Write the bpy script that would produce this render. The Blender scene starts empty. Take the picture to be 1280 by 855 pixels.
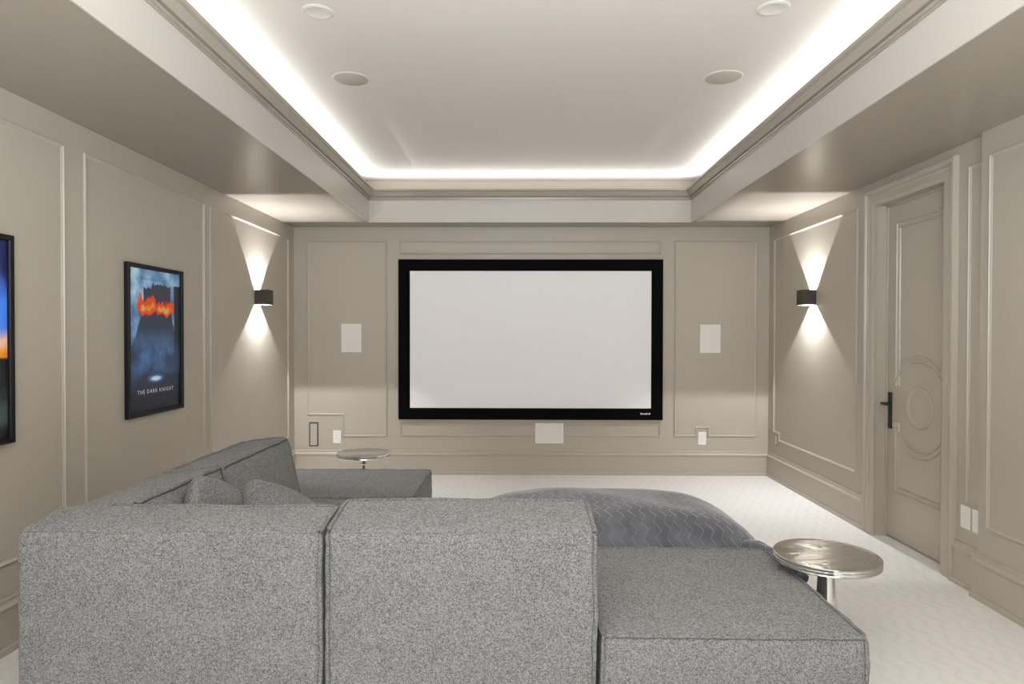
import bpy, bmesh, math, random
from mathutils import Vector, Matrix, noise
random.seed(7)
C = bpy.context.scene.collection
scene = bpy.context.scene

# ------------------------------------------------------------------ camera
F_PX, YAW, PITCH, ROLL, CAM_H = 820.0, .0105, -.0113, .0015, 1.53
cam_d = bpy.data.cameras.new('camera')
cam_d.sensor_width = 36.0
cam_d.lens = F_PX * 36.0 / 1280.0
cam_d.clip_start = .05
cam = bpy.data.objects.new('camera', cam_d); C.objects.link(cam)
_f = Vector((-math.sin(YAW) * math.cos(PITCH), math.cos(YAW) * math.cos(PITCH), math.sin(PITCH)))
_r = Vector((math.cos(YAW), math.sin(YAW), 0)); _u = _r.cross(_f)
_r2 = _r * math.cos(ROLL) + _u * math.sin(ROLL); _u2 = _u * math.cos(ROLL) - _r * math.sin(ROLL)
cam.matrix_world = Matrix(((_r2.x, _u2.x, -_f.x, 0), (_r2.y, _u2.y, -_f.y, 0), (_r2.z, _u2.z, -_f.z, CAM_H), (0, 0, 0, 1)))
scene.camera = cam

# ------------------------------------------------------------------ world, exposure, light levels
world = bpy.data.worlds.new('world'); scene.world = world
world.use_nodes = True
world.node_tree.nodes['Background'].inputs[0].default_value = (.02, .02, .02, 1)
world.node_tree.nodes['Background'].inputs[1].default_value = 1.0
vs = scene.view_settings
vs.view_transform = 'Standard'; vs.look = 'None'; vs.gamma = 1.0; vs.use_curve_mapping = False
vs.exposure = 0.0
scene.cycles.use_denoising = True
scene.cycles.max_bounces = 14
scene.cycles.diffuse_bounces = 10
scene.cycles.sample_clamp_indirect = 6.0
COVE_W_PER_M = 2.9          # the LED strips in the ceiling cove
SCONCE_UP, SCONCE_DOWN = 28.0, 25.0
LED_COLOR = (.93, .97, 1.0)
SCONCE_COLOR = (.96, .975, 1.0)

# added fill light just outside the rear opening, to brighten the room
l = bpy.data.lights.new('rear_fill_light', 'AREA'); l.shape = 'RECTANGLE'; l.size = 4.3; l.size_y = 2.30; l.energy = 50.0; l.color = (.875, .945, 1.0)
o = bpy.data.objects.new('rear_fill_light', l); C.objects.link(o); o.location = (.12, -1.80, 1.2); o.rotation_euler = (math.pi / 2, 0, 0)

# added soft fill lamp behind the viewer, bounced off the tray ceiling
l = bpy.data.lights.new('bounce_fill', 'AREA'); l.shape = 'RECTANGLE'; l.size = 2.4; l.size_y = 1.0; l.energy = 430.0; l.color = (.875, .945, 1.0)
o = bpy.data.objects.new('bounce_fill', l); C.objects.link(o); o.location = (.1, -.45, 1.95); o.rotation_euler = (math.pi - math.radians(15), 0, 0)

# ------------------------------------------------------------------ room numbers (metres)
XL, XR, XR2, YB, YF = -2.463, 2.718, 2.675, 7.16, -1.6   # wall faces; YB the screen wall, YF behind the camera
ZS, ZC = 2.70, 3.20                                      # soffit underside, upper ceiling
FXL, FXR, FYB, FYF = -1.575, 1.79, 6.845, -1.1           # fascia planes round the tray
Z_LEDGE, Z_LIP, PROJ = 3.02, 3.03, .08

# ------------------------------------------------------------------ materials
def new_mat(name):
    m = bpy.data.materials.new(name); m.use_nodes = True
    nt = m.node_tree; b = nt.nodes['Principled BSDF']
    return m, nt, b
def N(nt, t, **kw):
    n = nt.nodes.new(t)
    for k, v in kw.items(): setattr(n, k, v)
    return n
def mathn(nt, op, a, b=None):
    n = N(nt, 'ShaderNodeMath', operation=op)
    for i, v in enumerate((a, b)):
        if v is None: continue
        if isinstance(v, (int, float)): n.inputs[i].default_value = v
        else: nt.links.new(v, n.inputs[i])
    return n.outputs[0]
def plain(name, col, rough=.5, metal=0, spec=.5, bump=0, bscale=200, coat=0):
    m, nt, b = new_mat(name)
    b.inputs['Base Color'].default_value = (*col, 1); b.inputs['Roughness'].default_value = rough
    b.inputs['Metallic'].default_value = metal; b.inputs['Specular IOR Level'].default_value = spec
    b.inputs['Coat Weight'].default_value = coat
    tc = N(nt, 'ShaderNodeTexCoord'); nz = N(nt, 'ShaderNodeTexNoise')
    nz.inputs['Scale'].default_value = bscale; nz.inputs['Detail'].default_value = 2
    nt.links.new(tc.outputs['Object'], nz.inputs['Vector'])
    mix = N(nt, 'ShaderNodeMix', data_type='RGBA')
    mix.inputs['A'].default_value = (*[c * .97 for c in col], 1); mix.inputs['B'].default_value = (*[min(1, c * 1.03) for c in col], 1)
    nt.links.new(nz.outputs['Fac'], mix.inputs['Factor']); nt.links.new(mix.outputs['Result'], b.inputs['Base Color'])
    if bump:
        bp = N(nt, 'ShaderNodeBump'); bp.inputs['Strength'].default_value = bump; bp.inputs['Distance'].default_value = .002
        nt.links.new(nz.outputs['Fac'], bp.inputs['Height']); nt.links.new(bp.outputs['Normal'], b.inputs['Normal'])
    return m
def emit(name, col, strength):
    m, nt, b = new_mat(name)
    b.inputs['Emission Color'].default_value = (*col, 1); b.inputs['Emission Strength'].default_value = strength
    b.inputs['Base Color'].default_value = (.8, .8, .8, 1)
    return m

M_WALL = plain('greige_wall_paint', (.43, .39, .325), rough=.42, spec=.4, bump=.04, bscale=120)
M_TRIM = plain('greige_trim_paint', (.43, .39, .325), rough=.36, spec=.45)
M_CEIL = plain('pale_ceiling_paint', (.66, .61, .555), rough=.6, spec=.3)
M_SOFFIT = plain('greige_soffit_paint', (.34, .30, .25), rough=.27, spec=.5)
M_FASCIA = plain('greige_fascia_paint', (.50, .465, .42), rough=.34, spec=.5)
M_WHITE = plain('white_plastic', (.80, .78, .74), rough=.45)
M_WHITE2 = plain('white_speaker_grille', (.74, .71, .67), rough=.6)
M_SLOT = plain('outlet_slot', (.10, .095, .09), rough=.6)
M_BLACK = plain('black_satin_metal', (.012, .012, .013), rough=.35)
M_FRAME = plain('black_poster_frame', (.006, .006, .0065), rough=.5, spec=.25)
M_VELVET = plain('black_velvet', (.0035, .0035, .004), rough=.95, spec=.05)
M_BRONZE = plain('dark_bronze_metal', (.050, .040, .034), rough=.5, metal=.3)
M_LINER = plain('sconce_liner', (.45, .43, .40), rough=.5)
M_LED = emit('led_chip', (1, .95, .88), 40)
M_LEDSTRIP = emit('led_strip', (1, .96, .9), 6)
M_SCREEN = plain('matte_screen_fabric', (.84, .825, .83), rough=.9, spec=.1)
M_TAUPE = plain('taupe_speaker_grille', (.46, .42, .35), rough=.8, spec=.2)
M_BRASS = plain('tan_outlet_box', (.42, .27, .12), rough=.5)
M_DARKGAP = plain('dark_gap', (.05, .045, .04), rough=.8)
M_FOOT = plain('black_plastic_foot', (.02, .02, .02), rough=.5)
M_BADGE = plain('silver_badge', (.75, .74, .72), rough=.4, metal=.2)
M_LETTER = plain('white_print', (.86, .86, .86), rough=.4)
M_LETTER_DARK = plain('dark_print', (.03, .04, .06), rough=.4)

def tweed(name, dark, light, k=1.0):
    m, nt, b = new_mat(name)
    tc = N(nt, 'ShaderNodeTexCoord')
    def cells(sx, sy, sz):
        mp = N(nt, 'ShaderNodeMapping'); mp.inputs['Scale'].default_value = (sx, sy, sz)
        nt.links.new(tc.outputs['Object'], mp.inputs['Vector'])
        t = N(nt, 'ShaderNodeTexVoronoi'); t.inputs['Scale'].default_value = 1
        nt.links.new(mp.outputs['Vector'], t.inputs['Vector'])
        q = N(nt, 'ShaderNodeSeparateColor'); nt.links.new(t.outputs['Color'], q.inputs[0]); return q.outputs[0]
    weft = cells(190 * k, 190 * k, 520 * k); warp = cells(520 * k, 520 * k, 190 * k)
    bz = N(nt, 'ShaderNodeTexNoise'); bz.inputs['Scale'].default_value = 7; nt.links.new(tc.outputs['Object'], bz.inputs['Vector'])
    s = mathn(nt, 'MULTIPLY', mathn(nt, 'ADD', weft, warp), .5)
    s = mathn(nt, 'ADD', s, mathn(nt, 'MULTIPLY', mathn(nt, 'SUBTRACT', bz.outputs['Fac'], .5), .16))
    mr = N(nt, 'ShaderNodeMapRange'); mr.interpolation_type = 'SMOOTHSTEP'
    mr.inputs['From Min'].default_value = .12; mr.inputs['From Max'].default_value = .88
    nt.links.new(s, mr.inputs['Value'])
    mix = N(nt, 'ShaderNodeMix', data_type='RGBA')
    mix.inputs['A'].default_value = (*dark, 1); mix.inputs['B'].default_value = (*light, 1)
    nt.links.new(mr.outputs['Result'], mix.inputs['Factor']); nt.links.new(mix.outputs['Result'], b.inputs['Base Color'])
    b.inputs['Roughness'].default_value = .95; b.inputs['Specular IOR Level'].default_value = .1
    b.inputs['Sheen Weight'].default_value = .12; b.inputs['Sheen Roughness'].default_value = .5
    bp = N(nt, 'ShaderNodeBump'); bp.inputs['Strength'].default_value = .5; bp.inputs['Distance'].default_value = .002
    nt.links.new(mr.outputs['Result'], bp.inputs['Height']); nt.links.new(bp.outputs['Normal'], b.inputs['Normal'])
    return m
M_TWEED = tweed('grey_tweed', (.095, .095, .098), (.305, .305, .312))
M_PIPING = tweed('grey_tweed_piping', (.085, .085, .087), (.28, .28, .285))

def carpet():
    m, nt, b = new_mat('cream_cable_carpet')
    tc = N(nt, 'ShaderNodeTexCoord'); sp = N(nt, 'ShaderNodeSeparateXYZ')
    nt.links.new(tc.outputs['Object'], sp.inputs[0]); x, y = sp.outputs[0], sp.outputs[1]
    n1 = N(nt, 'ShaderNodeTexNoise'); n1.inputs['Scale'].default_value = 6; n1.inputs['Detail'].default_value = 2
    nt.links.new(tc.outputs['Object'], n1.inputs['Vector'])
    n2 = N(nt, 'ShaderNodeTexNoise'); n2.inputs['Scale'].default_value = 260; n2.inputs['Detail'].default_value = 2
    nt.links.new(tc.outputs['Object'], n2.inputs['Vector'])
    # serpentine columns of looped pile, offset in rows
    wig = mathn(nt, 'MULTIPLY', mathn(nt, 'SINE', mathn(nt, 'MULTIPLY', y, 2 * math.pi / .17)), .022)
    xx = mathn(nt, 'ADD', mathn(nt, 'ADD', x, wig), mathn(nt, 'MULTIPLY', n1.outputs['Fac'], .09))
    col = mathn(nt, 'ABSOLUTE', mathn(nt, 'SINE', mathn(nt, 'MULTIPLY', xx, math.pi / .085)))
    rib = mathn(nt, 'SINE', mathn(nt, 'MULTIPLY', mathn(nt, 'ADD', y, mathn(nt, 'MULTIPLY', xx, .5)), 2 * math.pi / .022))
    h = mathn(nt, 'ADD', mathn(nt, 'MULTIPLY', mathn(nt, 'POWER', col, .5), 1.0), mathn(nt, 'MULTIPLY', rib, .12))
    h = mathn(nt, 'ADD', h, mathn(nt, 'MULTIPLY', n2.outputs['Fac'], .5))
    mix = N(nt, 'ShaderNodeMix', data_type='RGBA')
    mix.inputs['A'].default_value = (.755, .74, .72, 1); mix.inputs['B'].default_value = (.82, .805, .79, 1)
    mr = N(nt, 'ShaderNodeMapRange'); mr.inputs['From Min'].default_value = .3; mr.inputs['From Max'].default_value = 1.5
    nt.links.new(h, mr.inputs['Value'])
    nt.links.new(mr.outputs['Result'], mix.inputs['Factor']); nt.links.new(mix.outputs['Result'], b.inputs['Base Color'])
    b.inputs['Roughness'].default_value = .95; b.inputs['Specular IOR Level'].default_value = .1
    bp = N(nt, 'ShaderNodeBump'); bp.inputs['Strength'].default_value = .22; bp.inputs['Distance'].default_value = .005
    nt.links.new(h, bp.inputs['Height']); nt.links.new(bp.outputs['Normal'], b.inputs['Normal'])
    return m
M_CARPET = carpet()

def brushed():
    m, nt, b = new_mat('hand_polished_metal')
    b.inputs['Metallic'].default_value = 1
    tc = N(nt, 'ShaderNodeTexCoord')
    mp = N(nt, 'ShaderNodeMapping'); mp.inputs['Scale'].default_value = (3.2, 6.5, 4)
    mp.inputs['Rotation'].default_value = (0, 0, .3)
    nt.links.new(tc.outputs['Object'], mp.inputs['Vector'])
    nz = N(nt, 'ShaderNodeTexNoise'); nz.inputs['Scale'].default_value = 1.6; nz.inputs['Detail'].default_value = 2.5
    nz.inputs['Distortion'].default_value = 1.6
    nt.links.new(mp.outputs['Vector'], nz.inputs['Vector'])
    mr = N(nt, 'ShaderNodeMapRange'); mr.inputs['From Min'].default_value = .3; mr.inputs['From Max'].default_value = .7
    mr.inputs['To Min'].default_value = .07; mr.inputs['To Max'].default_value = .24
    nt.links.new(nz.outputs['Fac'], mr.inputs['Value']); nt.links.new(mr.outputs['Result'], b.inputs['Roughness'])
    mix = N(nt, 'ShaderNodeMix', data_type='RGBA')
    mix.inputs['A'].default_value = (.66, .655, .65, 1); mix.inputs['B'].default_value = (.84, .835, .83, 1)
    nt.links.new(nz.outputs['Fac'], mix.inputs['Factor']); nt.links.new(mix.outputs['Result'], b.inputs['Base Color'])
    bp = N(nt, 'ShaderNodeBump'); bp.inputs['Strength'].default_value = .35; bp.inputs['Distance'].default_value = .012
    nt.links.new(nz.outputs['Fac'], bp.inputs['Height']); nt.links.new(bp.outputs['Normal'], b.inputs['Normal'])
    return m
M_METAL = brushed()

M_STEM = plain('polished_stem_metal', (.72, .715, .705), rough=.13, metal=1)
def throw_mat():
    m, nt, b = new_mat('slate_velvet_chevron')
    uv = N(nt, 'ShaderNodeUVMap'); uv.uv_map = 'UVMap'; sp = N(nt, 'ShaderNodeSeparateXYZ')
    nt.links.new(uv.outputs[0], sp.inputs[0]); u, v = sp.outputs[0], sp.outputs[1]
    tri = mathn(nt, 'PINGPONG', v, .050)
    nz = N(nt, 'ShaderNodeTexNoise'); nz.inputs['Scale'].default_value = 7; nz.inputs['Detail'].default_value = 3
    nt.links.new(uv.outputs[0], nz.inputs['Vector'])
    uu = mathn(nt, 'ADD', mathn(nt, 'ADD', u, mathn(nt, 'MULTIPLY', tri, .62)), mathn(nt, 'MULTIPLY', nz.outputs['Fac'], .04))
    d = mathn(nt, 'PINGPONG', uu, .030)
    line = N(nt, 'ShaderNodeMapRange'); line.interpolation_type = 'SMOOTHSTEP'
    line.inputs['From Min'].default_value = .0; line.inputs['From Max'].default_value = .006
    line.inputs['To Min'].default_value = 1; line.inputs['To Max'].default_value = 0
    nt.links.new(d, line.inputs['Value'])
    base = N(nt, 'ShaderNodeMix', data_type='RGBA')
    base.inputs['A'].default_value = (.100, .102, .120, 1); base.inputs['B'].default_value = (.155, .158, .178, 1)
    nr = N(nt, 'ShaderNodeMapRange'); nr.inputs['From Min'].default_value = .35; nr.inputs['From Max'].default_value = .65
    nt.links.new(nz.outputs['Fac'], nr.inputs['Value']); nt.links.new(nr.outputs['Result'], base.inputs['Factor'])
    mix = N(nt, 'ShaderNodeMix', data_type='RGBA'); mix.inputs['B'].default_value = (.235, .235, .26, 1)
    nt.links.new(base.outputs['Result'], mix.inputs['A'])
    nt.links.new(mathn(nt, 'MULTIPLY', line.outputs['Result'], .55), mix.inputs['Factor'])
    nt.links.new(mix.outputs['Result'], b.inputs['Base Color'])
    b.inputs['Roughness'].default_value = .9; b.inputs['Specular IOR Level'].default_value = .1
    b.inputs['Sheen Weight'].default_value = 1.0; b.inputs['Sheen Roughness'].default_value = .35
    b.inputs['Sheen Tint'].default_value = (.80, .80, .84, 1)
    n3 = N(nt, 'ShaderNodeTexNoise'); n3.inputs['Scale'].default_value = 240
    nt.links.new(uv.outputs[0], n3.inputs['Vector'])
    hh = mathn(nt, 'ADD', line.outputs['Result'], mathn(nt, 'MULTIPLY', n3.outputs['Fac'], .5))
    bp = N(nt, 'ShaderNodeBump'); bp.inputs['Strength'].default_value = .6; bp.inputs['Distance'].default_value = .004
    nt.links.new(hh, bp.inputs['Height']); nt.links.new(bp.outputs['Normal'], b.inputs['Normal'])
    return m
M_THROW = throw_mat()

def print_mat():
    m, nt, b = new_mat('poster_print')
    at = N(nt, 'ShaderNodeAttribute'); at.attribute_name = 'Print'
    nt.links.new(at.outputs['Color'], b.inputs['Base Color'])
    b.inputs['Roughness'].default_value = .45; b.inputs['Specular IOR Level'].default_value = .3; b.inputs['Coat Weight'].default_value = .15; b.inputs['Coat Roughness'].default_value = .05
    return m
M_PRINT = print_mat()

# ------------------------------------------------------------------ mesh helpers
def root_loc(o):
    v = Vector((0, 0, 0))
    while o: v += o.location; o = o.parent
    return v
def part(name, bm, mat, parent=None, smooth=None):
    me = bpy.data.meshes.new(name)
    if parent is not None: bmesh.ops.translate(bm, verts=bm.verts, vec=-root_loc(parent))
    bm.to_mesh(me); bm.free()
    me.materials.append(mat)
    if smooth is not None:
        me.shade_smooth()
        if smooth < 3: me.set_sharp_from_angle(angle=smooth)
    o = bpy.data.objects.new(name, me); C.objects.link(o)
    if parent is not None: o.parent = parent
    return o
def thing(name, label, cat, loc=(0, 0, 0), group=None):
    o = bpy.data.objects.new(name, None); C.objects.link(o); o.empty_display_size = .1
    o.location = loc; o['label'] = label; o['category'] = cat
    if group: o['group'] = group
    return o
def struct(o, label, cat):
    o['kind'] = 'structure'; o['label'] = label; o['category'] = cat; return o
def box(bm, lo, hi, bevel=0, seg=2):
    t = bmesh.new(); bmesh.ops.create_cube(t, size=1)
    for v in t.verts: v.co = Vector([(lo[i] + hi[i]) / 2 + v.co[i] * (hi[i] - lo[i]) for i in range(3)])
    if bevel: bmesh.ops.bevel(t, geom=t.edges[:], offset=bevel, segments=seg, affect='EDGES', profile=.5)
    me = bpy.data.meshes.new('_'); t.to_mesh(me); t.free(); bm.from_mesh(me); bpy.data.meshes.remove(me)
    return bm
def bx(lo, hi, bevel=0, seg=2): return box(bmesh.new(), lo, hi, bevel, seg)
def lathe(prof, center, seg=48):
    bm = bmesh.new(); rings = []
    for r, z in prof:
        if r < 1e-6: rings.append([bm.verts.new((center[0], center[1], center[2] + z))])
        else: rings.append([bm.verts.new((center[0] + r * math.cos(2 * math.pi * k / seg), center[1] + r * math.sin(2 * math.pi * k / seg), center[2] + z)) for k in range(seg)])
    for a, b in zip(rings, rings[1:]):
        for k in range(seg):
            k2 = (k + 1) % seg
            vs_ = [a[k % len(a)], a[k2 % len(a)], b[k2 % len(b)], b[k % len(b)]]
            u = []
            for v in vs_:
                if v not in u: u.append(v)
            if len(u) > 2: bm.faces.new(u)
    bmesh.ops.recalc_face_normals(bm, faces=bm.faces[:])
    return bm
def frame_left(x):  return lambda u, v, n: Vector((x + n, u, v))       # u = y
def frame_right(x): return lambda u, v, n: Vector((x - n, u, v))
def frame_back(y):  return lambda u, v, n: Vector((u, y - n, v))       # u = x
def sweep(path, prof, closed, to3d, bm=None):
    """carry a closed profile of (inward offset, height) along a flat path, mitred at the corners"""
    bm = bm or bmesh.new(); n = len(path); P = [Vector(p) for p in path]
    def nrm(a, b): d = (b - a).normalized(); return Vector((-d.y, d.x))
    rings = []
    for i in range(n):
        a = nrm(P[i - 1], P[i]) if (closed or i > 0) else None
        b = nrm(P[i], P[(i + 1) % n]) if (closed or i < n - 1) else None
        if a is None: m = b
        elif b is None: m = a
        else: m = (a + b) / max(.2, 1 + a.dot(b))
        rings.append([bm.verts.new(to3d(P[i].x + m.x * o, P[i].y + m.y * o, h)) for o, h in prof])
    k = len(prof)
    for i in range(n if closed else n - 1):
        A, B = rings[i], rings[(i + 1) % n]
        for j in range(k): bm.faces.new((A[j], A[(j + 1) % k], B[(j + 1) % k], B[j]))
    if not closed:
        bm.faces.new(rings[0]); bm.faces.new(rings[-1])
    bmesh.ops.recalc_face_normals(bm, faces=bm.faces[:])
    return bm
BEAD = [(0, -.002), (0, .003), (.002, .009), (.006, .012), (.011, .012), (.015, .006), (.022, .003), (.024, -.002)]
def panel(wall, pts, to3d, closed=True):
    return part('panel_moulding', sweep(pts, BEAD, closed, to3d), M_TRIM, wall, .5)
def rect(u0, v0, u1, v1): return [(u0, v0), (u1, v0), (u1, v1), (u0, v1)]
def tube(bm, pts, rad, seg=6, closed=False):
    rings = []; n = len(pts)
    for i, p in enumerate(pts):
        d = (pts[(i + 1) % n] - pts[i - 1]) if closed or 0 < i < n - 1 else (pts[1] - pts[0] if i == 0 else pts[-1] - pts[-2])
        d.normalize(); a = d.orthogonal().normalized() if abs(d.z) > .9 else d.cross(Vector((0, 0, 1))).normalized(); b = d.cross(a)
        r = rad(i) if callable(rad) else rad
        rings.append([bm.verts.new(p + (a * math.cos(2 * math.pi * k / seg) + b * math.sin(2 * math.pi * k / seg)) * r) for k in range(seg)])
    for i in range(n if closed else n - 1):
        A, B = rings[i], rings[(i + 1) % n]
        for k in range(seg): bm.faces.new((A[k], A[(k + 1) % seg], B[(k + 1) % seg], B[k]))
    if not closed: bm.faces.new(rings[0]); bm.faces.new(rings[-1][::-1])
    return bm

# ------------------------------------------------------------------ shell
def base_prof(s=1): return [(0, 0), (.030, 0), (.030, .022), (.026, .032), (.019, .034), (.018, .205), (.026, .211), (.027, .222), (.017, .232), (.012, .240), (.012, .258), (.008, .263), (0, .264)]
def baseboard(name, runs, label):
    """runs: (start, end, out) in plan"""
    bm = bmesh.new()
    for a, b, out in runs:
        a, b, out = Vector(a), Vector(b), Vector(out)
        A = [bm.verts.new((a.x + out.x * n, a.y + out.y * n, z)) for n, z in base_prof()]
        B = [bm.verts.new((b.x + out.x * n, b.y + out.y * n, z)) for n, z in base_prof()]
        k = len(A)
        for j in range(k): bm.faces.new((A[j], A[(j + 1) % k], B[(j + 1) % k], B[j]))
        bm.faces.new(A); bm.faces.new(B)
    bmesh.ops.recalc_face_normals(bm, faces=bm.faces[:])
    return struct(part(name, bm, M_TRIM), label, 'baseboard')

floor = struct(part('floor', bx((XL - .15, YF - .15, -.1), (XR + .3, YB + .15, 0)), M_CARPET), 'cream carpet with a looped cable pattern covering the whole floor', 'floor')
wall_left = struct(part('wall_left', bx((XL - .15, YF - .15, 0), (XL, YB + .15, 3.32)), M_WALL), 'greige panelled wall carrying the two framed posters', 'wall')
wall_back = struct(part('wall_back', bx((XL, YB, 0), (XR, YB + .15, 3.32)), M_WALL), 'greige panelled wall behind the projection screen', 'wall')
OX0, OX1, OZ = -2.05, 2.30, 2.38         # unseen opening added behind the viewer to let the fill light in
b = bmesh.new()
box(b, (XL, YF - .15, 0), (OX0, YF, 3.32)); box(b, (OX1, YF - .15, 0), (XR, YF, 3.32)); box(b, (OX0, YF - .15, OZ), (OX1, YF, 3.32))
wall_front = struct(part('wall_front', b, M_WALL), 'plain greige wall with a wide opening added behind the viewer for fill light', 'wall')
DY0, DY1, DZ = 4.225, 5.03, 2.51          # door opening
b = bmesh.new()
box(b, (XR, DY1 + .02, 0), (XR + .2, YB + .15, 3.32)); box(b, (XR, 3.835, 0), (XR + .2, DY0 - .02, 3.32)); box(b, (XR, DY0 - .02, DZ + .02), (XR + .2, DY1 + .02, 3.32))
box(b, (XR2, YF - .15, 0), (XR + .2, 3.835, 3.32)); box(b, (XR + .2, DY0 - .1, 0), (XR + .25, DY1 + .1, DZ + .1))
wall_right = struct(part('wall_right', b, M_WALL), 'greige panelled wall with the arched panel door', 'wall')

# panels: left wall
fl, fr, fr2, fb = frame_left(XL), frame_right(XR), frame_right(XR2), frame_back(YB)
for u0, u1 in ((.45, 1.92), (2.08, 3.53), (3.69, 5.11), (5.20, 6.975)): panel(wall_left, rect(u0, .418, u1, 2.555), fl)
# panels: screen wall (notched round the outlets)
panel(wall_back, [(-2.318, .643), (-1.933, .643), (-1.933, .408), (-1.44, .408), (-1.44, 2.55), (-2.318, 2.55)], fb)
panel(wall_back, [(1.69, .418), (1.945, .418), (1.945, .51), (2.056, .51), (2.056, .418), (2.588, .418), (2.588, 2.55), (1.69, 2.55)], fb)
panel(wall_back, rect(-1.30, 2.403, 1.547, 2.548), fb)
panel(wall_back, rect(-1.30, .416, 1.547, .558), fb)
# panels: door wall
panel(wall_right, [(5.295, .416), (6.865, .416), (6.865, .492), (7.01, .492), (7.01, 2.55), (5.295, 2.55)], fr)
panel(wall_right, [(3.836, 2.555), (4.00, 2.555), (4.00, .505), (3.836, .505)][::-1], fr, closed=False)
panel(wall_right, rect(2.35, .418, 3.765, 2.56), fr2)
panel(wall_right, rect(.6, .418, 2.2, 2.56), fr2)

baseboard('baseboard_left', [((XL, YF), (XL, YB), (1, 0))], 'tall greige baseboard under the posters')
baseboard('baseboard_back', [((XL, YB), (XR, YB), (0, -1))], 'tall greige baseboard under the screen')
baseboard('baseboard_right', [((XR, 5.165), (XR, YB), (-1, 0)), ((XR, 3.80), (XR, 4.09), (-1, 0)), ((XR2, YF), (XR2, 3.866), (-1, 0))], 'tall greige baseboard on both sides of the door, stepping out at the bump')
baseboard('baseboard_front', [((XL, YF), (-2.05, YF), (0, 1)), ((2.30, YF), (XR, YF), (0, 1))], 'tall greige baseboard behind the viewer')

# ceiling: upper slab, dropped border with fascia, crown and cove
ceiling = struct(part('ceiling', bx((XL - .15, YF - .15, ZC), (XR + .3, YB + .15, ZC + .12)), M_CEIL), 'tray ceiling with a dropped border and a glowing cove', 'ceiling')
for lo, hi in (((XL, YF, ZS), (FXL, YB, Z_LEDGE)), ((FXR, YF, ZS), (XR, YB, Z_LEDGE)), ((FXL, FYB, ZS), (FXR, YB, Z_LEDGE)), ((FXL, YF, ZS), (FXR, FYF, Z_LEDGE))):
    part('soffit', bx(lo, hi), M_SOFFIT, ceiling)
# fascia boards, 8 mm proud of the soffit boxes
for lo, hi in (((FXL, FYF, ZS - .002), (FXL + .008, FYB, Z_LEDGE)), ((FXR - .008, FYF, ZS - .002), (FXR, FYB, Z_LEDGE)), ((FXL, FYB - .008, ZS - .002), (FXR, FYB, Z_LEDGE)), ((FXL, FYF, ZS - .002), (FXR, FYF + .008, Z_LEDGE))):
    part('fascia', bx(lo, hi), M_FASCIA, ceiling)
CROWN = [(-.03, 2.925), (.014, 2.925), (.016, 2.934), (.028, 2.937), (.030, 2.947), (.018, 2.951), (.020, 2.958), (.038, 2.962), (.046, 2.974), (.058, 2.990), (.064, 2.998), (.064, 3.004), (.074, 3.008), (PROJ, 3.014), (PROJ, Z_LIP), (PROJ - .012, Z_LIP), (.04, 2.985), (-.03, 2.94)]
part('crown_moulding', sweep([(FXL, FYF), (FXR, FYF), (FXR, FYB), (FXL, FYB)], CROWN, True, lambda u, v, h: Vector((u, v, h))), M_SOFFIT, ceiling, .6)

def area(name, loc, rot, sx, sy, watt, col, parent=None):
    l = bpy.data.lights.new(name, 'AREA'); l.shape = 'RECTANGLE'; l.size = sx; l.size_y = sy; l.energy = watt; l.color = col
    o = bpy.data.objects.new(name, l); C.objects.link(o)
    if parent: o.parent = parent; o.location = Vector(loc) - root_loc(parent)
    else: o.location = loc
    o.rotation_euler = rot; return o
UP = (math.pi, 0, 0)
cx, cy = (FXL + FXR) / 2, (FYB + FYF) / 2
TILT = math.radians(12)                                  # the strips lean in over the lip
def strip(p, d, length):
    # p: middle of the strip, d: unit vector towards the tray
    n = Vector((d[0] * math.sin(TILT), d[1] * math.sin(TILT), math.cos(TILT)))
    along = Vector((-d[1], d[0], 0)); up = n.cross(along)
    bm = bmesh.new(); bmesh.ops.create_cube(bm, size=1)
    for v in bm.verts: v.co = Vector(p) + along * v.co.x * length + up * v.co.y * .012 + n * v.co.z * .004
    part('led_strip', bm, M_LEDSTRIP, ceiling)
    o = area('cove_light', Vector(p) + n * .005, (0, 0, 0), length, .012, COVE_W_PER_M * length, LED_COLOR)
    o.rotation_euler = Matrix((along, -up, -n)).transposed().to_euler()
SB = .03
strip((FXL - SB, cy, Z_LEDGE + .070), (1, 0), FYB - FYF)
strip((FXR + SB, cy, Z_LEDGE + .070), (-1, 0), FYB - FYF)
strip((cx, FYB + SB, Z_LEDGE + .020), (0, -1), FXR - FXL)
strip((cx, FYF - SB, Z_LEDGE + .020), (0, 1), FXR - FXL)

# ------------------------------------------------------------------ door
door = bpy.data.objects.new('door_1', None); C.objects.link(door); door.location = (XR + .09, (DY0 + DY1) / 2, 0)
struct(door, 'greige panel door with a round centre medallion in a wide casing', 'door')
fd = frame_right(XR + .092)
leaf = part('door_leaf', bx((XR + .092, DY0 + .004, .012), (XR + .132, DY1 - .004, DZ - .004), .002), M_TRIM, door)
LB = [(0, -.002), (0, .005), (.005, .014), (.012, .016), (.018, .007), (.030, .003), (.038, .010), (.043, .011), (.048, .004), (.050, -.002)]
dc, dz, hw = (DY0 + DY1) / 2 - .005, 1.02, .285
def arc(r, a0, a1, n): return [(dc + r * math.cos(a0 + (a1 - a0) * i / n), dz + r * math.sin(a0 + (a1 - a0) * i / n)) for i in range(n + 1)]
ra = .315; th = math.acos(hw / ra); dh = ra * math.sin(th)
up_path = [(dc + hw, dz + dh), (dc + hw, 2.365), (dc - hw, 2.365), (dc - hw, dz + dh)] + arc(ra, math.pi - th, th, 28)
lo_path = [(dc - hw, dz - dh), (dc - hw, .355), (dc + hw, .355), (dc + hw, dz - dh)] + arc(ra, -th, -math.pi + th, 28)
part('panel_moulding', sweep(up_path, LB, True, fd), M_TRIM, leaf, .6)
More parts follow.
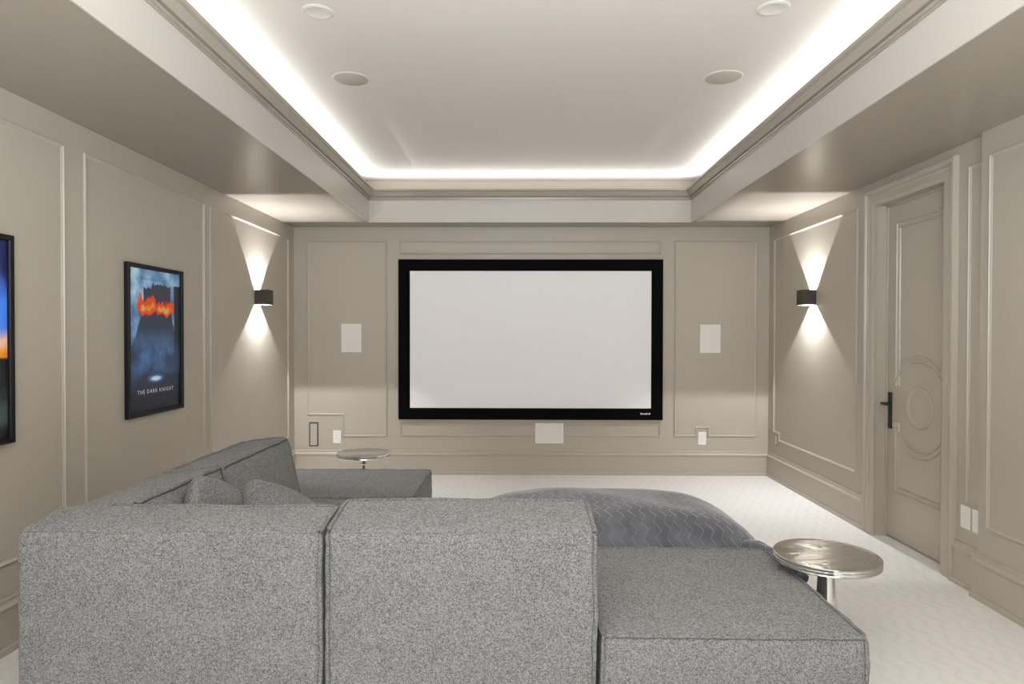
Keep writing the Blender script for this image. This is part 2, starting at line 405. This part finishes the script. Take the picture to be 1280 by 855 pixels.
part('panel_moulding', sweep(lo_path, LB, True, fd), M_TRIM, leaf, .6)
ring = arc(.152, 0, 2 * math.pi, 48)[:-1]
part('medallion', sweep(ring, [(0, -.002), (0, .004), (.007, .012), (.014, .013), (.022, .007), (.028, .003), (.032, -.002)], True, fd), M_TRIM, leaf, .8)
CAS = [(0, -.002), (0, .009), (.006, .012), (.020, .013), (.024, .017), (.070, .017), (.076, .021), (.084, .021), (.088, .017), (.096, .018), (.102, .030), (.108, .034), (.126, .034), (.132, .030), (.134, -.002)]
# offset runs outward from the opening edge
part('door_casing', sweep([(DY1, 0), (DY1, DZ), (DY0, DZ), (DY0, 0)], [(-o, h) for o, h in CAS], False, fr), M_TRIM, door, .5)
b = bmesh.new()
box(b, (XR - .0005, DY0 - .02, 0), (XR + .16, DY0, DZ)); box(b, (XR - .0005, DY1, 0), (XR + .16, DY1 + .02, DZ)); box(b, (XR - .0005, DY0 - .02, DZ), (XR + .16, DY1 + .02, DZ + .02))
box(b, (XR + .078, DY1 - .012, 0), (XR + .091, DY1, DZ)); box(b, (XR + .078, DY0, 0), (XR + .091, DY0 + .012, DZ)); box(b, (XR + .078, DY0, DZ - .012), (XR + .091, DY1, DZ))
part('door_jamb', b, M_TRIM, door)
hy = DY1 - .05
plate = part('handle_plate', bx((XR + .083, hy - .022, .825), (XR + .092, hy + .022, 1.10), .002), M_BLACK, door)
b = bmesh.new(); tube(b, [Vector((XR + .085, hy, 1.015)), Vector((XR + .028, hy, 1.015))], .0095, 12)
box(b, (XR + .018, hy - .125, 1.006), (XR + .031, hy + .012, 1.025), .004)
part('lever', b, M_BLACK, plate, .6)

# ------------------------------------------------------------------ projection screen
scr = thing('projection_screen', 'large white projection screen in a black velvet frame on the far wall', 'screen', (.1245, YB, .61))
x0, x1, z0, z1 = -1.310, 1.559, .606, 2.345
part('screen_surface', bx((-1.19, YB - .030, .72), (1.437, YB - .018, 2.22)), M_SCREEN, scr)
FRP = [(0, .001), (0, .046), (.006, .050), (.108, .046), (.124, .032), (.124, .001)]
part('screen_frame', sweep(rect(x0, z0, x1, z1), FRP, True, fb), M_VELVET, scr, .3)
b = bmesh.new()
for i, (w, hgt) in enumerate(((.012, .018), (.010, .013), (.012, .013), (.016, .013), (.010, .018), (.010, .013), (.012, .018))):
    u = 1.318 + i * .0155; box(b, (u, YB - .052, .666), (u + w, YB - .0475, .666 + hgt), .001, 1)
part('badge', b, M_BADGE, scr)

# ------------------------------------------------------------------ posters
def lerp(a, b_, t): t = max(0, min(1, t)); return tuple(a[i] + (b_[i] - a[i]) * t for i in range(3))
def sst(a, b_, x): t = max(0, min(1, (x - a) / (b_ - a))); return t * t * (3 - 2 * t)
def lin(c): return tuple((v / 255 / 12.92) if v <= 10 else ((v / 255 + .055) / 1.055) ** 2.4 for v in c)
def fbm(x, y, z=0, o=4): return noise.fractal(Vector((x, y, z)), 1.0, 2.0, o)
def night_print(u, v):
    n = fbm(u * 5, v * 8, 3.1)
    sky = lerp((52, 92, 140), (168, 198, 222), .45 + .6 * n + .35 * (v - .8))
    c = lerp(lerp((28, 40, 66), (62, 98, 146), .35 + .6 * n), sky, sst(.36, .56, v))
    c = lerp((22, 26, 38), c, sst(.06, .34, v))
    glow = math.exp(-((u - .42) / .34) ** 2 - ((v - .44) / .16) ** 2)
    c = lerp(c, (66, 112, 168), .75 * glow * (.8 + .5 * n))
    # the dark tower and its neighbour
    t = sst(.36, .80, v); xl, xr = .05 + .22 * t, .93 - .13 * t
    ragged = .868 + .03 * fbm(u * 14, 2.0, 1.0) + .03 * sst(.3, .5, u)
    if v < ragged:
        m = sst(xl - .012, xl + .012, u) * (1 - sst(xr - .012, xr + .012, u)) * sst(.38, .62, v)
        c = lerp(c, lerp((38, 42, 56), (30, 42, 66), sst(.7, .5, v)), m * .95)
    if u > .86 and v < .905: c = lerp(c, (34, 36, 46), sst(.86, .885, u) * sst(.30, .55, v))
    # band of flames
    mid = .732 + .030 * fbm(u * 6, 9.0)
    wd = .044 + .028 * fbm(u * 11, v * 7, 5.0) + .018 * max(0, fbm(u * 18, 4.2))
    fl_ = math.exp(-((v - mid) / max(.016, wd)) ** 2) * sst(.12, .20, u) * (1 - sst(.82, .90, u))
    drip = max(0, fbm(u * 22, 1.5)) * sst(.60, .72, v) * (1 - sst(.72, .76, v)) * sst(.2, .28, u) * (1 - sst(.6, .75, u))
    f = max(fl_ * (.85 + .75 * fbm(u * 13, v * 15, 7.0)), drip * .8)
    if f > .05: c = lerp(c, lerp((214, 62, 14), (255, 150, 60), sst(.6, 1.05, f)), sst(.10, .40, f))
    # pale blue glow under the centre
    g = math.exp(-((u - .50) / .15) ** 2 - ((v - .225) / .026) ** 2)
    c = lerp(c, lerp((52, 116, 190), (225, 240, 252), sst(.5, .95, g)), sst(.12, .7, g))
    return c
def dusk_print(u, v):
    n = fbm(u * 4, v * 6, 8.0)
    if v > .40:
        c = lerp((232, 120, 20), (226, 170, 150), sst(.40, .50, v + .02 * n)); c = lerp(c, (58, 110, 205), sst(.49, .58, v + .03 * n)); c = lerp(c, (24, 30, 74), sst(.66, .86, v + .05 * n))
    else: c = lerp((58, 72, 74), (18, 20, 22), sst(.12, .36, v + .12 * n)); c = lerp((16, 18, 20), c, sst(.02, .10, v))
    return c
def poster(loc_y, zc, label, fn, nu, nv):
    y0_, y1_, h0, h1 = loc_y[0], loc_y[1], zc[0], zc[1]
    t = thing('framed_poster', label, 'poster', (XL, (y0_ + y1_) / 2, h0))
    part('poster_frame', sweep(rect(y0_, h0, y1_, h1), [(0, .001), (0, .026), (.003, .030), (.024, .028), (.028, .022), (.028, .001)], True, fl), M_FRAME, t, .4)
    a0, a1, b0, b1 = y0_ + .026, y1_ - .026, h0 + .026, h1 - .026
    bm = bmesh.new(); lay = bm.verts.layers.float_color.new('Print'); g = []
    for j in range(nv + 1):
        row = []
        for i in range(nu + 1):
            w = bm.verts.new((XL + .012, a0 + (a1 - a0) * i / nu, b0 + (b1 - b0) * j / nv)); w[lay] = (*[min(.95, q * 1.6) for q in lin(fn(i / nu, j / nv))], 1); row.append(w)
        g.append(row)
    for j in range(nv):
        for i in range(nu): bm.faces.new((g[j][i], g[j][i + 1], g[j + 1][i + 1], g[j + 1][i]))
    part('poster_print', bm, M_PRINT, t)
    part('backing', bx((XL + .001, a0 - .005, b0 - .005), (XL + .0115, a1 + .005, b1 + .005)), M_FRAME, t)
    return t, (a0, a1, b0, b1)
def lettering(s, parent, u, v, width, mat, height=None, spacing=1.0):
    cu = bpy.data.curves.new('lettering', 'FONT'); cu.body = s; cu.size = 1; cu.space_character = spacing; cu.resolution_u = 2; cu.align_x = 'CENTER'
    o = bpy.data.objects.new('_t', cu); C.objects.link(o)
    me = bpy.data.meshes.new_from_object(o.evaluated_get(bpy.context.evaluated_depsgraph_get())); bpy.data.objects.remove(o)
    xs = [w.co.x for w in me.vertices]; ys = [w.co.y for w in me.vertices]; k = width / (max(xs) - min(xs)); mx = (max(xs) + min(xs)) / 2
    kh = k if height is None else height / (max(ys) - min(ys)); rl = root_loc(parent)
    for w in me.vertices: w.co = Vector((XL + .0128, u + (w.co.x - mx) * k, v + w.co.y * kh)) - rl
    me.name = 'lettering'; me.materials.append(mat)
    o = bpy.data.objects.new('lettering', me); C.objects.link(o); o.parent = parent; o['kind'] = 'stuff'; return o
p1, (a0, a1, b0, b1) = poster((4.066, 4.742), (.995, 1.983), 'framed blue film poster with orange flames and white title near the sconce', night_print, 190, 280)
pw, ph = a1 - a0, b1 - b0
lettering('THE DARK KNIGHT', p1, a0 + pw * .50, b0 + ph * .125, pw * .70, M_LETTER, .026, 1.25)
lettering('WELCOME TO A WORLD WITHOUT RULES.', p1, a0 + pw * .45, b0 + ph * .925, pw * .50, M_LETTER_DARK, .012, 1.1)
p2, (c0, c1, d0, d1) = poster((2.465, 3.145), (1.005, 2.003), 'framed poster with a blue and orange sky, one wall panel before the flame poster', dusk_print, 50, 90)

# ------------------------------------------------------------------ wall sconces
def sconce(side, y, label):
    fx = fl if side < 0 else fr; s = 1 if side < 0 else -1; X = XL if side < 0 else XR
    t = thing('wall_sconce', label, 'wall lamp', (X, y, 1.875), 'box sconces on the side walls')
    zb, zt, w, d = 1.805, 1.945, .060, .130
    def bb(bm, u0, u1, v0, v1, n0, n1, bev=0):
        a, c = fx(u0, v0, n0), fx(u1, v1, n1); return box(bm, [min(a[i], c[i]) for i in range(3)], [max(a[i], c[i]) for i in range(3)], bev)
    bm = bmesh.new()
    bb(bm, y - w, y + w, zb, zt, d - .004, d, .0015); bb(bm, y - w, y - w + .004, zb, zt, .001, d - .002, .0012); bb(bm, y + w - .004, y + w, zb, zt, .001, d - .002, .0012)
    part('housing', bm, M_BRONZE, t)
    bm = bmesh.new(); i = w - .0042; dz_ = .004
    bb(bm, y - i, y + i, zb + dz_, zt - dz_, d - .006, d - .0042); bb(bm, y - i, y - i + .0015, zb + dz_, zt - dz_, .004, d - .006); bb(bm, y + i - .0015, y + i, zb + dz_, zt - dz_, .004, d - .006)
    part('reflector', bm, M_LINER, t)
    part('wall_plate', bb(bmesh.new(), y - i, y + i, zb + .002, zt - .002, .0005, .0035), M_LINER, t)
    ch = part('lamp_tray', bb(bmesh.new(), y - i + .002, y + i - .002, 1.8585, 1.874, .004, d - .007), M_LINER, t)
    part('led_chip', bb(bmesh.new(), y - .002, y + .002, 1.8741, 1.8748, .040, .074), M_LED, ch)
    part('led_chip', bb(bmesh.new(), y - .002, y + .002, 1.8577, 1.8584, .040, .074), M_LED, ch)
    area('sconce_light', fx(y, 1.8755, .057), UP, .024, .007, SCONCE_UP, SCONCE_COLOR, t)
    area('sconce_light', fx(y, 1.8570, .057), (0, 0, 0), .024, .007, SCONCE_DOWN, SCONCE_COLOR, t)
sconce(-1, 6.15, 'dark bronze box sconce on the wall beside the blue poster')
sconce(1, 6.09, 'dark bronze box sconce on the wall beside the door')

# ------------------------------------------------------------------ in-wall speakers
def wall_speaker(u0, u1, v0, v1, label):
    t = thing('wall_speaker', label, 'speaker', ((u0 + u1) / 2, YB, v0), 'white in-wall speakers around the screen')
    part('speaker_frame', sweep(rect(u0, v0, u1, v1), [(0, .001), (0, .011), (.002, .013), (.010, .013), (.010, .001)], True, fb), M_WHITE, t)
    part('grille', bx((u0 + .0105, YB - .0125, v0 + .0105), (u1 - .0105, YB - .001, v1 - .0105), .001, 1), M_WHITE2, t)
    m = (u0 + u1) / 2
    part('badge', bx((m - .010, YB - .0142, v0 + .014), (m + .010, YB - .0124, v0 + .020)), M_BADGE, t)
wall_speaker(-1.942, -1.722, 1.335, 1.645, 'white upright in-wall speaker above the pass-through slot and round table')
wall_speaker(1.968, 2.190, 1.335, 1.643, 'white upright in-wall speaker between the screen and the door wall')
wall_speaker(.180, .488, .343, .563, 'white in-wall centre speaker lying below the screen')

# ------------------------------------------------------------------ outlets and plates
def outlet(fx, u, v, w, h, label, kind, name='wall_outlet', cat='outlet', group=None):
    c = fx(u, v, 0); t = thing(name, label, cat, c, group)
    def bb(u0, u1, v0, v1, n0, n1, bev=0):
        a, d = fx(u0, v0, n0), fx(u1, v1, n1); return bx([min(a[i], d[i]) for i in range(3)], [max(a[i], d[i]) for i in range(3)], bev, 2)
    part('cover_plate', bb(u - w / 2, u + w / 2, v - h / 2, v + h / 2, .0005, .007, .002), M_WHITE, t)
    if kind != 'blank':
        ins = part('insert', bb(u - .0165, u + .0165, v - .034, v + .034, .006, .0085, .0008), M_WHITE, t)
        if kind == 'outlet':
            for k in (-.018, .018):
                bm = bmesh.new()
                for q in (-.0065, .0065):
                    a, d = fx(u + q - .001, v + k - .004, .0084), fx(u + q + .001, v + k + .005, .0088)
                    box(bm, [min(a[i], d[i]) for i in range(3)], [max(a[i], d[i]) for i in range(3)])
                part('receptacle_slots', bm, M_SLOT, ins)
        else:
            part('rocker', bb(u - .0145, u + .0145, v - .030, v + .030, .008, .0105, .001), M_WHITE, ins)
    else:
        for k in (-.042, .042): part('screw', bb(u - .003, u + .003, v + k - .003, v + k + .003, .0065, .0076), M_WHITE, t)
outlet(fb, -1.991, .407, .088, .142, 'white wall outlet below the notched moulding near the far round table', 'outlet')
outlet(fb, 1.998, .402, .086, .138, 'white wall outlet tucked under a small moulding notch, below the speaker by the corner', 'outlet')
outlet(fr, 4.000, .425, .085, .138, 'plain white blank cover plate, next to the door casing', 'blank', 'blank_plate', 'wall plate')
outlet(fr, 3.897, .425, .085, .138, 'white wall switch plate, next to the blank plate by the wall step', 'switch', 'wall_switch', 'switch')
t = thing('outlet_box', 'tan uncovered outlet box low on the door wall near the corner', 'outlet box', (XR, 6.945, .42))
part('box_rim', sweep(rect(6.908, .360, 6.982, .480), [(0, .0005), (0, .003), (.016, .003), (.016, .0005)], True, fr), M_BRASS, t)
part('box_interior', bx((XR - .002, 6.916, .368), (XR - .0003, 6.974, .472)), M_WHITE2, t)
t = thing('cable_slot', 'tall narrow cable pass-through slot in the far wall beside the outlet', 'cable slot', (-2.247, YB, .30))
part('slot_frame', sweep(rect(-2.298, .302, -2.196, .566), [(0, .0005), (0, .002), (.014, .002), (.014, .0005)], True, fb), M_DARKGAP, t)
part('slot_cover', bx((-2.285, YB - .006, .313), (-2.210, YB - .0005, .550), .002), M_WALL, t)

# ------------------------------------------------------------------ ceiling speakers and downlights
def ceiling_round(name, x, y, r, label, cat, group, grille):
    t = thing(name, label, cat, (x, y, ZC), group)
    part('trim_ring', lathe([(r, -.0005), (r - .002, -.0025), (r - .006, -.004), (r - .014, -.0035), (r - .017, -.0005)], (x, y, ZC), 48), M_CEIL, t, .5)
    if grille: part('grille', lathe([(0, -.0045), (r - .02, -.0045), (r - .0165, -.003), (r - .0165, -.0005)], (x, y, ZC), 48), M_TAUPE, t, .5)
    else: part('lens', lathe([(0, -.0030), (r - .026, -.0030), (r - .022, -.0042), (r - .018, -.0040), (r - .0165, -.0005)], (x, y, ZC), 48), M_CEIL, t, .4)
ceiling_round('ceiling_speaker', -1.098, 4.30, .124, 'round taupe ceiling speaker on the poster side of the tray', 'ceiling speaker', 'round ceiling speakers', True)
ceiling_round('ceiling_speaker', 1.321, 4.29, .127, 'round taupe ceiling speaker on the door side of the tray', 'ceiling speaker', 'round ceiling speakers', True)
ceiling_round('recessed_downlight', -1.043, 3.405, .082, 'unlit recessed downlight in front of the poster-side ceiling speaker', 'downlight', 'unlit recessed downlights', False)
ceiling_round('recessed_downlight', 1.297, 3.385, .082, 'unlit recessed downlight in front of the door-side ceiling speaker', 'downlight', 'unlit recessed downlights', False)

# ------------------------------------------------------------------ sofa
def cushion_fn(lo, hi, r, puff=(0, 0, 0), deform=None, rough=.004, seed=0):
    ce = [(lo[i] + hi[i]) / 2 for i in range(3)]; ha = [(hi[i] - lo[i]) / 2 for i in range(3)]
    def f(p):                                                    # p in [-ha, ha] box surface, local
        core = [max(-(ha[i] - r), min(ha[i] - r, p[i])) for i in range(3)]
        d = Vector([p[i] - core[i] for i in range(3)]); nn = sum(1 for c in d if abs(c) > 1e-9)
        q = Vector(core) + (d.normalized() * r if nn > 1 else d)
        q2 = q.copy()
        for i in range(3):
            j, k = (i + 1) % 3, (i + 2) % 3
            wj = max(0, 1 - (q[j] / ha[j]) ** 2) ** .75; wk = max(0, 1 - (q[k] / ha[k]) ** 2) ** .75
            q2[i] += puff[i] * (q[i] / ha[i]) * wj * wk
        if deform: q2 = deform(q2, ha)
        w = q2 + Vector(ce)
        nv = noise.noise_vector(w * 5 + Vector((seed * 3.7, seed, 0)))
        return w + nv * rough + noise.noise_vector(w * 14) * rough * .35
    return f, ce, ha
def cushion(lo, hi, r, puff=(0, 0, 0), deform=None, rough=.004, seed=0, step=.05, open_path=None):
    f, ce, ha = cushion_fn(lo, hi, r, puff, deform, rough, seed)
    ax = []
    for i in range(3):
        h = ha[i]; e = [0, .15, .4, .7, 1.0]
        s = [-h + r * k for k in e]; n = max(2, round((2 * h - 2 * r) / step))
        s += [-h + r + (2 * h - 2 * r) * k / n for k in range(1, n)]
        s += [h - r * k for k in e[::-1]]
        ax.append(s)
    bm = bmesh.new(); cache = {}
    def V(idx):
        if idx not in cache: cache[idx] = bm.verts.new(f([ax[i][idx[i]] for i in range(3)]))
        return cache[idx]
    L = [len(a) - 1 for a in ax]
    for i in range(3):
        j, k = (i + 1) % 3, (i + 2) % 3
        for side in (0, L[i]):
            for aj in range(L[j]):
                for ak in range(L[k]):
                    q = []
                    for dj, dk in ((0, 0), (1, 0), (1, 1), (0, 1)):
                        idx = [0, 0, 0]; idx[i] = side; idx[j] = aj + dj; idx[k] = ak + dk; q.append(V(tuple(idx)))
                    bm.faces.new(q if side else q[::-1])
    return bm, f, ha
def seam(bm, f, ha, pts, rad=.006, out=.004):
    """a raised welt along box edges; pts are corner sign triples walked in order"""
    P = []
    for a, b_ in zip(pts, pts[1:]):
        A = Vector([a[i] * ha[i] for i in range(3)]); B = Vector([b_[i] * ha[i] for i in range(3)])
        n = max(3, round((B - A).length / .025))
        for k in range(n): P.append(A + (B - A) * k / n)
    P.append(B)
    W = []
    for p in P:
        w = f(p); c = f([0, 0, 0]) if False else None
        W.append(w)
    cen = sum(W, Vector()) / len(W); Q = []
    for p, w in zip(P, W):
        o = Vector([p[i] / ha[i] if abs(p[i]) > ha[i] - 1e-6 else 0 for i in range(3)])
        o = o.normalized() if o.length else o
        Q.append(w + o * out + noise.noise_vector(w * 22) * .0022)
    tube(bm, Q, lambda i: rad * (1 + .3 * noise.noise(Q[i] * 30)), 7)
    return bm
def seams(f, ha, paths, rad=.006, out=.004):
    bm = bmesh.new()
    for p in paths: seam(bm, f, ha, p, rad, out)
    return bm
TOPLOOP = [(-1, -1, 1), (1, -1, 1), (1, 1, 1), (-1, 1, 1), (-1, -1, 1)]
VERT = [[(x, y, 1), (x, y, -1)] for x in (-1, 1) for y in (-1, 1)]
ZSEAT = .425
def feet(t, x0_, x1_, y0_, y1_):
    for x in (x0_ + .09, x1_ - .09):
        for y in (y0_ + .09, y1_ - .09): part('foot', lathe([(0, 0), (.022, 0), (.027, .04), (0, .04)], (x, y, 0), 16), M_FOOT, t, .6)
def seat_block(t, x0_, x1_, y0_, y1_, seed=0, ztop=ZSEAT):
    """upholstered seat block, welted along its top and corners"""
    bm, f, ha = cushion((x0_, y0_, .038), (x1_, y1_, ztop), .028, (.010, .010, .014), None, .005, seed)
    s = part('seat', bm, M_TWEED, t, 3.2)
    part('piping', seams(f, ha, [TOPLOOP] + VERT, .0075, .006), M_PIPING, s, 3.2)
def back_near(t, x0_, x1_, y0_, y1_, zt, seed, lean=.035, paths=None):
    """backrest along the near side; its outer edge sits lower than the welted inner one"""
    def df(q, ha):
        top = max(0, q.z / ha.z if hasattr(ha, 'z') else q.z / ha[2])
        q = q.copy(); ty = (q.y / ha[1] + 1) / 2
        q.z += (ty - 1) * lean * top
        return q
    bm, f, ha = cushion((x0_, y0_, .05), (x1_, y1_, zt), .030, (.006, .016, .008), df, .006, seed)
    s = part('backrest', bm, M_TWEED, t, 3.2)
    part('piping', seams(f, ha, paths or [[(-1, -1, 1), (-1, 1, 1), (1, 1, 1), (1, -1, 1)], [(1, 1, 1), (1, 1, -1)], [(-1, -1, 1), (-1, -1, -1)], [(1, -1, 1), (1, -1, -1)]], .0085, .006), M_PIPING, s, 3.2)
    part('stitching', seams(f, ha, [[(-1, -1, 1), (1, -1, 1)]], .0035, .0), M_TWEED, s, 3.2)
def back_left(t, x0_, x1_, y0_, y1_, zt, seed, paths=None, bulge=.03, slope=.09):
    """backrest along the poster side, front face sloping out towards the seat"""
    def df(q, ha):
        q = q.copy(); tx = (q.x / ha[0] + 1) / 2; tz = (q.z / ha[2] + 1) / 2
        q.x += tx * slope * (1 - tz); q.z += (tx - 1) * .03 * max(0, q.z / ha[2])
        return q
    bm, f, ha = cushion((x0_, y0_, .40), (x1_, y1_, zt), .035, (bulge, .012, .012), df, .006, seed)
    s = part('backrest', bm, M_TWEED, t, 3.2)
    part('piping', seams(f, ha, paths or [TOPLOOP, [(1, 1, 1), (1, 1, -1)], [(1, -1, 1), (1, -1, -1)]], .0105, .007), M_PIPING, s, 3.2)
NY = 2.39
G = 'modules of the grey sectional sofa'
t = thing('sofa_module', 'grey tweed corner module of the sectional with backs on two sides', 'sofa', (-1.28, 2.90, 0), G)
part('base', bx((-1.80, NY + .06, .02), (-.745, 2.60, .40), .02), M_TWEED, t)
seat_block(t, -1.82, -.730, NY + .05, 3.380, 1)
back_near(t, -1.856, -.726, NY, 2.635, .838, 2, .032, [[(-.62, 1, 1), (1, 1, 1), (1, -1, 1)], [(1, -1, 1), (1, -1, -1)]])
back_left(t, -1.850, -1.555, 2.58, 3.372, .842, 3, [[(1, -.85, 1), (1, 1, 1), (-1, 1, 1)], [(1, 1, 1), (1, 1, -1)]])
feet(t, -1.83, -.722, NY, 3.395)
t = thing('sofa_module', 'grey tweed sofa module with the single wide back beside the corner', 'sofa', (-.21, 2.90, 0), G)
part('base', bx((-.69, NY + .06, .02), (.27, 2.66, .40), .02), M_TWEED, t)
seat_block(t, -.695, .280, NY + .05, 3.380, 4)
back_near(t, -.708, .284, NY, 2.695, .852, 5, .045)
feet(t, -.708, .290, NY, 3.395)
t = thing('sofa_module', 'backless grey tweed chaise seat next to the metal side table', 'sofa', (.79, 2.90, 0), G)
seat_block(t, .303, 1.275, NY, 3.385, 6, .43)
feet(t, .297, 1.282, NY, 3.385)
t = thing('sofa_module', 'grey tweed sofa module with a plump back along the poster wall', 'sofa', (-1.32, 3.90, 0), G)
seat_block(t, -1.82, -.730, 3.41, 4.375, 7)
back_left(t, -1.828, -1.545, 3.40, 4.355, .842, 8, None, .045, .10)
feet(t, -1.83, -.722, 3.405, 4.385)
t = thing('sofa_module', 'grey tweed ottoman module at the screen end of the sectional', 'sofa', (-1.27, 4.88, 0), G)
seat_block(t, -1.83, -.712, 4.395, 5.315, 9, .43)
feet(t, -1.83, -.712, 4.395, 5.315)

# pillows
def pillow(label, size, thick, loc, rot, seed):
    t = thing('throw_pillow', label, 'pillow', loc, 'grey tweed pillows in the sofa corner')
    bm = bmesh.new(); n = 22; R = Matrix.Rotation(rot[2], 4, 'Z') @ Matrix.Rotation(rot[1], 4, 'Y') @ Matrix.Rotation(rot[0], 4, 'X')
    def P(u, v, s):
        k = k2 = 1 - .13 * (abs(u) * abs(v)) ** 2
        h = thick * (max(0, 1 - u ** 4) * max(0, 1 - v ** 4)) ** .55
        p = Vector((u * size * k, s * h, v * size * k2))
        p += noise.noise_vector(p * 8 + Vector((seed, 0, 0))) * .008 * (1 if h > 0 else 0)
        return (R @ p) + Vector(loc)
    for s in (-1, 1):
        g = [[bm.verts.new(P(-1 + 2 * i / n, -1 + 2 * j / n, s)) for i in range(n + 1)] for j in range(n + 1)]
        for j in range(n):
            for i in range(n):
                q = (g[j][i], g[j][i + 1], g[j + 1][i + 1], g[j + 1][i]); bm.faces.new(q if s < 0 else q[::-1])
    bmesh.ops.remove_doubles(bm, verts=bm.verts, dist=.0008)
    part('cover', bm, M_TWEED, t, 3.2)
    bm = bmesh.new(); e = []
    for a, c in (((-1, -1), (1, -1)), ((1, -1), (1, 1)), ((1, 1), (-1, 1)), ((-1, 1), (-1, -1))):
        for k in range(14): e.append(P(a[0] + (c[0] - a[0]) * k / 14, a[1] + (c[1] - a[1]) * k / 14, 1))
    part('piping', tube(bm, e, .004, 6, True), M_PIPING, t, 3.2)
pillow('grey tweed pillow leaning upright on the backrest in the sofa corner', .200, .060, (-1.425, 3.03, .655), (-.14, .42, 1.36), 1)
pillow('grey tweed pillow slumped against the plump back, lower of the two pillows', .215, .080, (-1.265, 3.33, .545), (-.42, .48, .52), 2)

# ------------------------------------------------------------------ ottoman under the throw, and the throw
t = thing('ottoman', 'large pouf ottoman hidden under the slate chevron throw', 'ottoman', (.47, 3.95, 0))
bm, f, ha = cushion((-.22, 3.56, .0), (1.08, 4.26, .36), .12, (.0, .0, .03), None, .003, 11, .08)
part('cushion_body', bm, M_TWEED, t, 3.2)
def throw():
    cxx, cyy, ax_, ay_ = .49, 3.97, .985, .575
    bm = bmesh.new(); uvl = bm.loops.layers.uv.new('UVMap'); nu, nv = 96, 72; g = []; uvs = {}
    for i in range(nu + 1):
        s = -1 + 2 * i / nu; col = []; arcl = 0; last = None
        for j in range(nv + 1):
            q = -1 + 2 * j / nv
            pw_ = 6.0 if q < 0 else 3.0                                # squarer towards the chaise, round at the far end
            m = max(abs(s), abs(q)); k = (abs(s) ** pw_ + abs(q) ** pw_) ** (1 / pw_)
            e = m; kk = 1 + ((m / k if k > 1e-6 else 1) - 1) * sst(0, .25, abs(q)) if abs(q) < .25 else (m / k)
            x = cxx + ax_ * s * kk; y = cyy + ay_ * q * kk
            z = .012 + .535 * (1 - min(1, e) ** 5.0) ** .60
            z += .014 * (1 - e * e) * noise.noise(Vector((x * 3, y * 3, 1)))
            w = Vector((x, y, z)); w += noise.noise_vector(w * 4 + Vector((5, 0, 0))) * .010
            w.x += .02 * e ** 6 * noise.noise(Vector((y * 6, 3, 0))); w.z = max(.006, w.z)
            if last is not None: arcl += (w - last).length
            last = w; vv = bm.verts.new(w); uvs[vv] = (x, arcl); col.append(vv)
        g.append(col)
    for i in range(nu):
        for j in range(nv): bm.faces.new((g[i][j], g[i + 1][j], g[i + 1][j + 1], g[i][j + 1]))
    for fc in bm.faces:
        for lp in fc.loops: lp[uvl].uv = uvs[lp.vert]
    return bm
th_ = thing('throw_blanket', 'slate grey velvet throw with a chevron pattern draped over the ottoman', 'blanket', (.47, 3.95, 0))
part('blanket', throw(), M_THROW, th_, 3.2)
# the gathered corner of the throw lying along the chaise edge
bm = bmesh.new(); pts = []; n = 22
for i in range(n + 1):
    s = i / n; pts.append(Vector((1.225 + .094 * min(1, s * 1.6) + .003 * math.sin(9 * s), 3.62 - .57 * s, .37 + .055 * sst(0, .35, s) - .028 * s + .003 * math.sin(13 * s))))
tube(bm, pts, lambda i: .036 - .010 * i / n, 14)
for v in bm.verts: v.co += noise.noise_vector(v.co * 16) * .010
uvl = bm.loops.layers.uv.new('UVMap')
for fc in bm.faces:
    for lp in fc.loops: lp[uvl].uv = (lp.vert.co.x + 3 + lp.vert.co.z, lp.vert.co.y)
part('corner_flap', bm, M_THROW, th_, 3.2)

# ------------------------------------------------------------------ side tables
t = thing('side_table', 'round polished metal side table with a tapered stem by the chaise', 'side table', (1.42, 3.03, 0))
c = (1.42, 3.03, 0); R = .230
part('tabletop', lathe([(0, .519), (R - .012, .519), (R - .008, .522), (R - .003, .522), (R, .519), (R, .510), (R - .003, .508), (R, .505), (R, .497), (R - .003, .495), (R - .001, .490), (R - .006, .485), (0, .485)], c, 96), M_METAL, t, .5)
part('stem', lathe([(0, .485), (.044, .485), (.046, .481), (.042, .475), (.037, .470), (.036, .455), (.038, .40), (.042, .33), (.050, .24), (.058, .15), (.060, .10), (.050, .07), (.070, .05), (.110, .03), (0, .03)], c, 48), M_STEM, t, .5)
part('base', lathe([(0, .032), (.112, .032), (.120, .026), (.122, .0), (0, 0)], c, 64), M_METAL, t, .5)
t = thing('side_table', 'round polished metal side table with a turned stem at the screen end', 'side table', (-1.32, 5.565, 0))
c = (-1.32, 5.565, 0); R = .226
part('tabletop', lathe([(0, .522), (R - .012, .522), (R - .004, .525), (R, .520), (R, .510), (R - .003, .507), (R - .001, .498), (R - .012, .491), (0, .489)], c, 96), M_METAL, t, .5)
part('stem', lathe([(0, .489), (.034, .489), (.044, .478), (.050, .464), (.044, .456), (.020, .452), (.016, .446), (.024, .440), (.030, .430), (.024, .420), (.012, .415), (.014, .38), (.024, .30), (.030, .22), (.020, .14), (.030, .08), (.06, .03), (0, .03)], c, 40), M_STEM, t, .5)
part('base', lathe([(0, .032), (.10, .032), (.108, .026), (.110, 0), (0, 0)], c, 64), M_METAL, t, .5)
